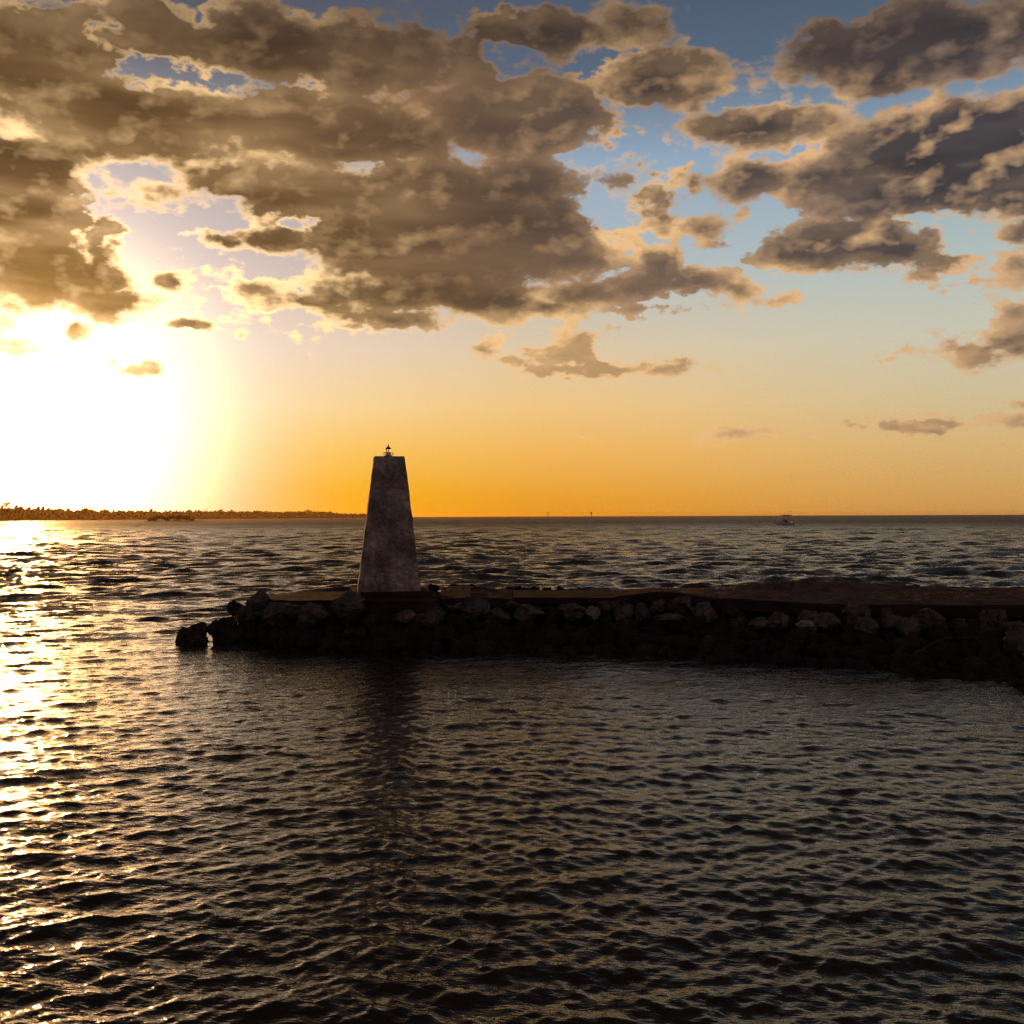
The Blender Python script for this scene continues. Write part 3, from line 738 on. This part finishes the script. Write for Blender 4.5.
# ------------------------------------------------------------------ boats and people
def hull_bm(L, B, H, bowrise=.5, n=18):
    bm = bmesh.new(); rows = []
    for i in range(n + 1):
        f = i / n; x = -L / 2 + L * f             # bow at -x
        wd = B / 2 * min(1, (f * 2.1)) ** .55 if f > 0 else .02
        sh = H + bowrise * (1 - f) ** 2.2
        kz = -.35 + .5 * max(0, .22 - f) / .22 * 1.6
        x2 = lambda z: x - .55 * (1 - f) ** 3 * (z / sh)
        rows.append([bm.verts.new((x2(z), y, z)) for y, z in ((-wd, sh), (-wd * .97, sh * .72), (-wd * .82, sh * .25), (-wd * .55, kz * .4 + .0), (0, kz), (wd * .55, kz * .4), (wd * .82, sh * .25), (wd * .97, sh * .72), (wd, sh))])
    for a, b in zip(rows, rows[1:]):
        for k in range(8): bm.faces.new((a[k], b[k], b[k + 1], a[k + 1]))
        bm.faces.new((a[8], b[8], b[0], a[0])) if False else None
    bm.faces.new(rows[-1][::-1])
    # deck inside the gunwale
    for a, b in zip(rows, rows[1:]):
        pa = [a[0].co.copy(), a[8].co.copy()]; pb = [b[0].co.copy(), b[8].co.copy()]
        d = Vector((0, 0, -.45))
        v = [bm.verts.new(q + d) for q in (pa[0], pb[0], pb[1], pa[1])]
        bm.faces.new(v); bm.faces.new((a[0], b[0], v[1], v[0])); bm.faces.new((b[8], a[8], v[3], v[2]))
    return bm
def person(loc, rz, col, lab, seated=False, hat=None):
    P = {'pel': (0, 0, .95), 'ch': (0, .02, 1.28), 'nk': (0, .02, 1.48), 'hd': (0, .0, 1.63), 'ht': (0, 0, 1.72)}
    if seated: dz = -.45
    else: dz = 0
    co_ = []; ed = []; rad = []
    def add(p, r, par=None):
        co_.append((p[0], p[1], p[2] + dz if len(p) == 3 else p[2])); rad.append(r)
        if par is not None: ed.append((par, len(co_) - 1))
        return len(co_) - 1
    pe = add((0, 0, .95), .155); ab = add((0, 0, 1.12), .14, pe); ch = add((0, .01, 1.32), .165, ab); nk = add((0, .01, 1.49), .06, ch); h1 = add((0, -.01, 1.60), .095, nk); h2 = add((0, -.01, 1.70), .085, h1)
    for s_ in (-1, 1):
        sh = add((s_ * .19, .01, 1.40), .06, ch); e = add((s_ * .25, -.05, 1.13), .045, sh); w = add((s_ * .18, -.30, 1.08), .035, e); add((s_ * .15, -.38, 1.09), .04, w)
        hp = add((s_ * .10, 0, .86), .10, pe)
        if seated:
            k = add((s_ * .13, -.42, .88), .07, hp); f = add((s_ * .13, -.44, .48), .05, k)
        else:
            k = add((s_ * .12, -.03, .48), .07, hp); f = add((s_ * .13, 0, .09), .048, k)
        add((s_ * .13, (-.6 if seated else -.16), (.44 if seated else .04)), .04, f)
    me = bpy.data.meshes.new('person'); me.from_pydata(co_, ed, [])
    o = bpy.data.objects.new('person', me); C.objects.link(o)
    md = o.modifiers.new('s', 'SKIN'); md.use_smooth_shade = True
    for i, r in enumerate(rad): me.skin_vertices[0].data[i].radius = (r, r * .8)
    me.skin_vertices[0].data[0].use_root = True
    o.modifiers.new('u', 'SUBSURF').levels = 1
    dg = bpy.context.evaluated_depsgraph_get(); m2 = bpy.data.meshes.new_from_object(o.evaluated_get(dg))
    bpy.data.objects.remove(o)
    m2.materials.clear()
    b = link('person', m2, mat('skin', (.32, .19, .13), .6), None, True); b.location = loc; b.rotation_euler = (0, 0, rz)
    tag(b, label=lab, cat='person')
    # clothes as an offset of the trunk
    bm = bmesh.new()
    lathe(bm, [(.17, .84 + dz), (.185, .98 + dz), (.17, 1.12 + dz), (.215, 1.34 + dz), (.17, 1.43 + dz), (.07, 1.49 + dz)], n=14)
    for v in bm.verts: v.co.y *= .82
    obj('shirt', bm, mat('shirt_cloth', col, .9), b, True)
    bm = bmesh.new(); lathe(bm, [(.08, 1.62 + dz), (.125, 1.65 + dz), (.118, 1.72 + dz), (.07, 1.79 + dz)], n=12)
    obj('hair', bm, mat('hair', (.02, .015, .01), .8), b, True)
def boat():
    Y = 398.; px = 784.2; x = X(px, Y)
    rz = R(9)
    r_ = empty('fishing_boat', (x, Y, 0), rz, label='small white fishing boat with a hard top and dark outboard out on the open water', cat='boat')
    wh = mat('gelcoat', (.85, .84, .82), .3); dk = mat('engine_cowl', (.02, .018, .02), .35); al = mat('aluminium', (.35, .35, .36), .35, 1.); gl = mat('smoked_glass', (.03, .03, .035), .1); rd = mat('red_cushion', (.30, .05, .03), .8); nv = mat('navy_canvas', (.05, .06, .09), .8)
    obj('hull', hull_bm(6.9, 2.5, 1.0, .75), wh, r_, True)
    bm = bmesh.new(); box(bm, (.4, 0, 1.3), (1.0, 1.1, 1.5), bev=.08); cs = obj('console', bm, nv, r_)
    bm = bmesh.new(); box(bm, (-.06, 0, 2.5), (.06, 1.1, .95), bev=.02); obj('windscreen', bm, gl, cs)
    bm = bmesh.new()
    for sx in (-.2, 1.3):
        for sy in (-.62, .62): tube(bm, [(sx, sy, .55), (sx + .1, sy, 2.4), (sx + .15, sy * .95, 3.95)], .06, n=6)
    for sy in (-.62, .62): tube(bm, [(-.3, sy, 3.88), (1.7, sy, 3.88)], .05, n=6)
    obj('top_frame', bm, nv, r_)
    bm = bmesh.new(); box(bm, (.75, 0, 4.02), (3.9, 2.2, .26), bev=.08); obj('hard_top', bm, nv, r_)
    bm = bmesh.new(); tube(bm, [(.2, .7, 4.1), (.35, .75, 7.8)], .03, .012, n=5); obj('antenna', bm, wh, r_)
    bm = bmesh.new(); tube(bm, [(1.6, -.6, 4.1), (1.75, -.6, 5.6)], .05, .02, n=5); obj('antenna', bm, dk, r_)
    bm = bmesh.new(); tube(bm, [(.2, -.2, 4.1), (.2, -.2, 5.0)], .08, .06, n=6); obj('navigation_light', bm, dk, r_)
    bm = bmesh.new(); box(bm, (3.75, 0, 1.15), (.75, .62, .8), bev=.12); en = obj('outboard_motor', bm, dk, r_)
    bm = bmesh.new(); box(bm, (3.8, 0, .2), (.35, .22, 1.3), bev=.05); obj('motor_leg', bm, dk, en)
    bm = bmesh.new(); box(bm, (1.6, 0, 1.0), (.6, 1.2, .75), bev=.1); obj('leaning_post', bm, rd, r_)
    bm = bmesh.new(); tube(bm, [(-3.2, -.3, 1.8), (-3.35, 0, 2.1), (-3.2, .3, 1.8)], .03, n=5)
    tube(bm, [(-3.2, -.3, 1.75), (-2.4, -.9, 2.0), (-1.2, -1.15, 1.85)], .03, n=5); tube(bm, [(-3.2, .3, 1.75), (-2.4, .9, 2.0), (-1.2, 1.15, 1.85)], .03, n=5); obj('bow_rail', bm, wh, r_)
    bm = bmesh.new(); box(bm, (-1.2, 0, .95), (1.0, .9, .5), bev=.08); obj('forward_seat', bm, nv, r_)
    Mx = Matrix.Translation((x, Y, 0)) @ Matrix.Rotation(rz, 4, 'Z')
    for (lx, ly, lz, a, c, lab, st) in ((1.15, -.1, .6, -1.57, (.03, .035, .05), 'person in dark clothes standing at the wheel under the boat\'s hard top', False),
                                     (-.25, -.55, .6, 2.6, (.30, .07, .04), 'person in a reddish shirt standing beside the console of the boat', False),
                                     (-1.35, 0, .72, -1.57, (.04, .06, .035), 'person in a dark green shirt sitting forward of the boat\'s console', True)):
        p = Mx @ Vector((lx, ly, lz)); person(p, a + rz, c, lab, st)
boat()
def far_boat():
    Y = 2900; px = 509.7
    r_ = empty('motor_yacht', (X(px, Y), Y, 0), R(20), label='tiny motor yacht on the horizon right of the tower', cat='boat')
    wh = mat('yacht_white', (.6, .6, .6), .4)
    obj('hull', hull_bm(11, 3.6, 1.5, .8), wh, r_, True)
    bm = bmesh.new(); box(bm, (.3, 0, 2.4), (4.6, 2.6, 2.3), taper=.8, bev=.15); obj('cabin', bm, wh, r_)
    bm = bmesh.new(); box(bm, (.6, 0, 4.4), (2.4, 2.0, 1.3), taper=.8, bev=.1); obj('flybridge', bm, wh, r_)
    bm = bmesh.new(); tube(bm, [(.8, 0, 5), (1.0, 0, 8.6)], .16, .06, 6); obj('mast', bm, wh, r_)
far_boat()

S.render.engine = 'CYCLES'
S.view_settings.view_transform = 'Standard'; S.view_settings.look = 'None'; S.view_settings.exposure = 0; S.view_settings.gamma = 1
S.cycles.use_denoising = True; S.cycles.denoising_prefilter = 'FAST'; S.cycles.use_adaptive_sampling = True; S.cycles.adaptive_threshold = .03; S.cycles.adaptive_min_samples = 8
S.cycles.max_bounces = 6; S.cycles.diffuse_bounces = 2; S.cycles.glossy_bounces = 3; S.cycles.volume_bounces = 0
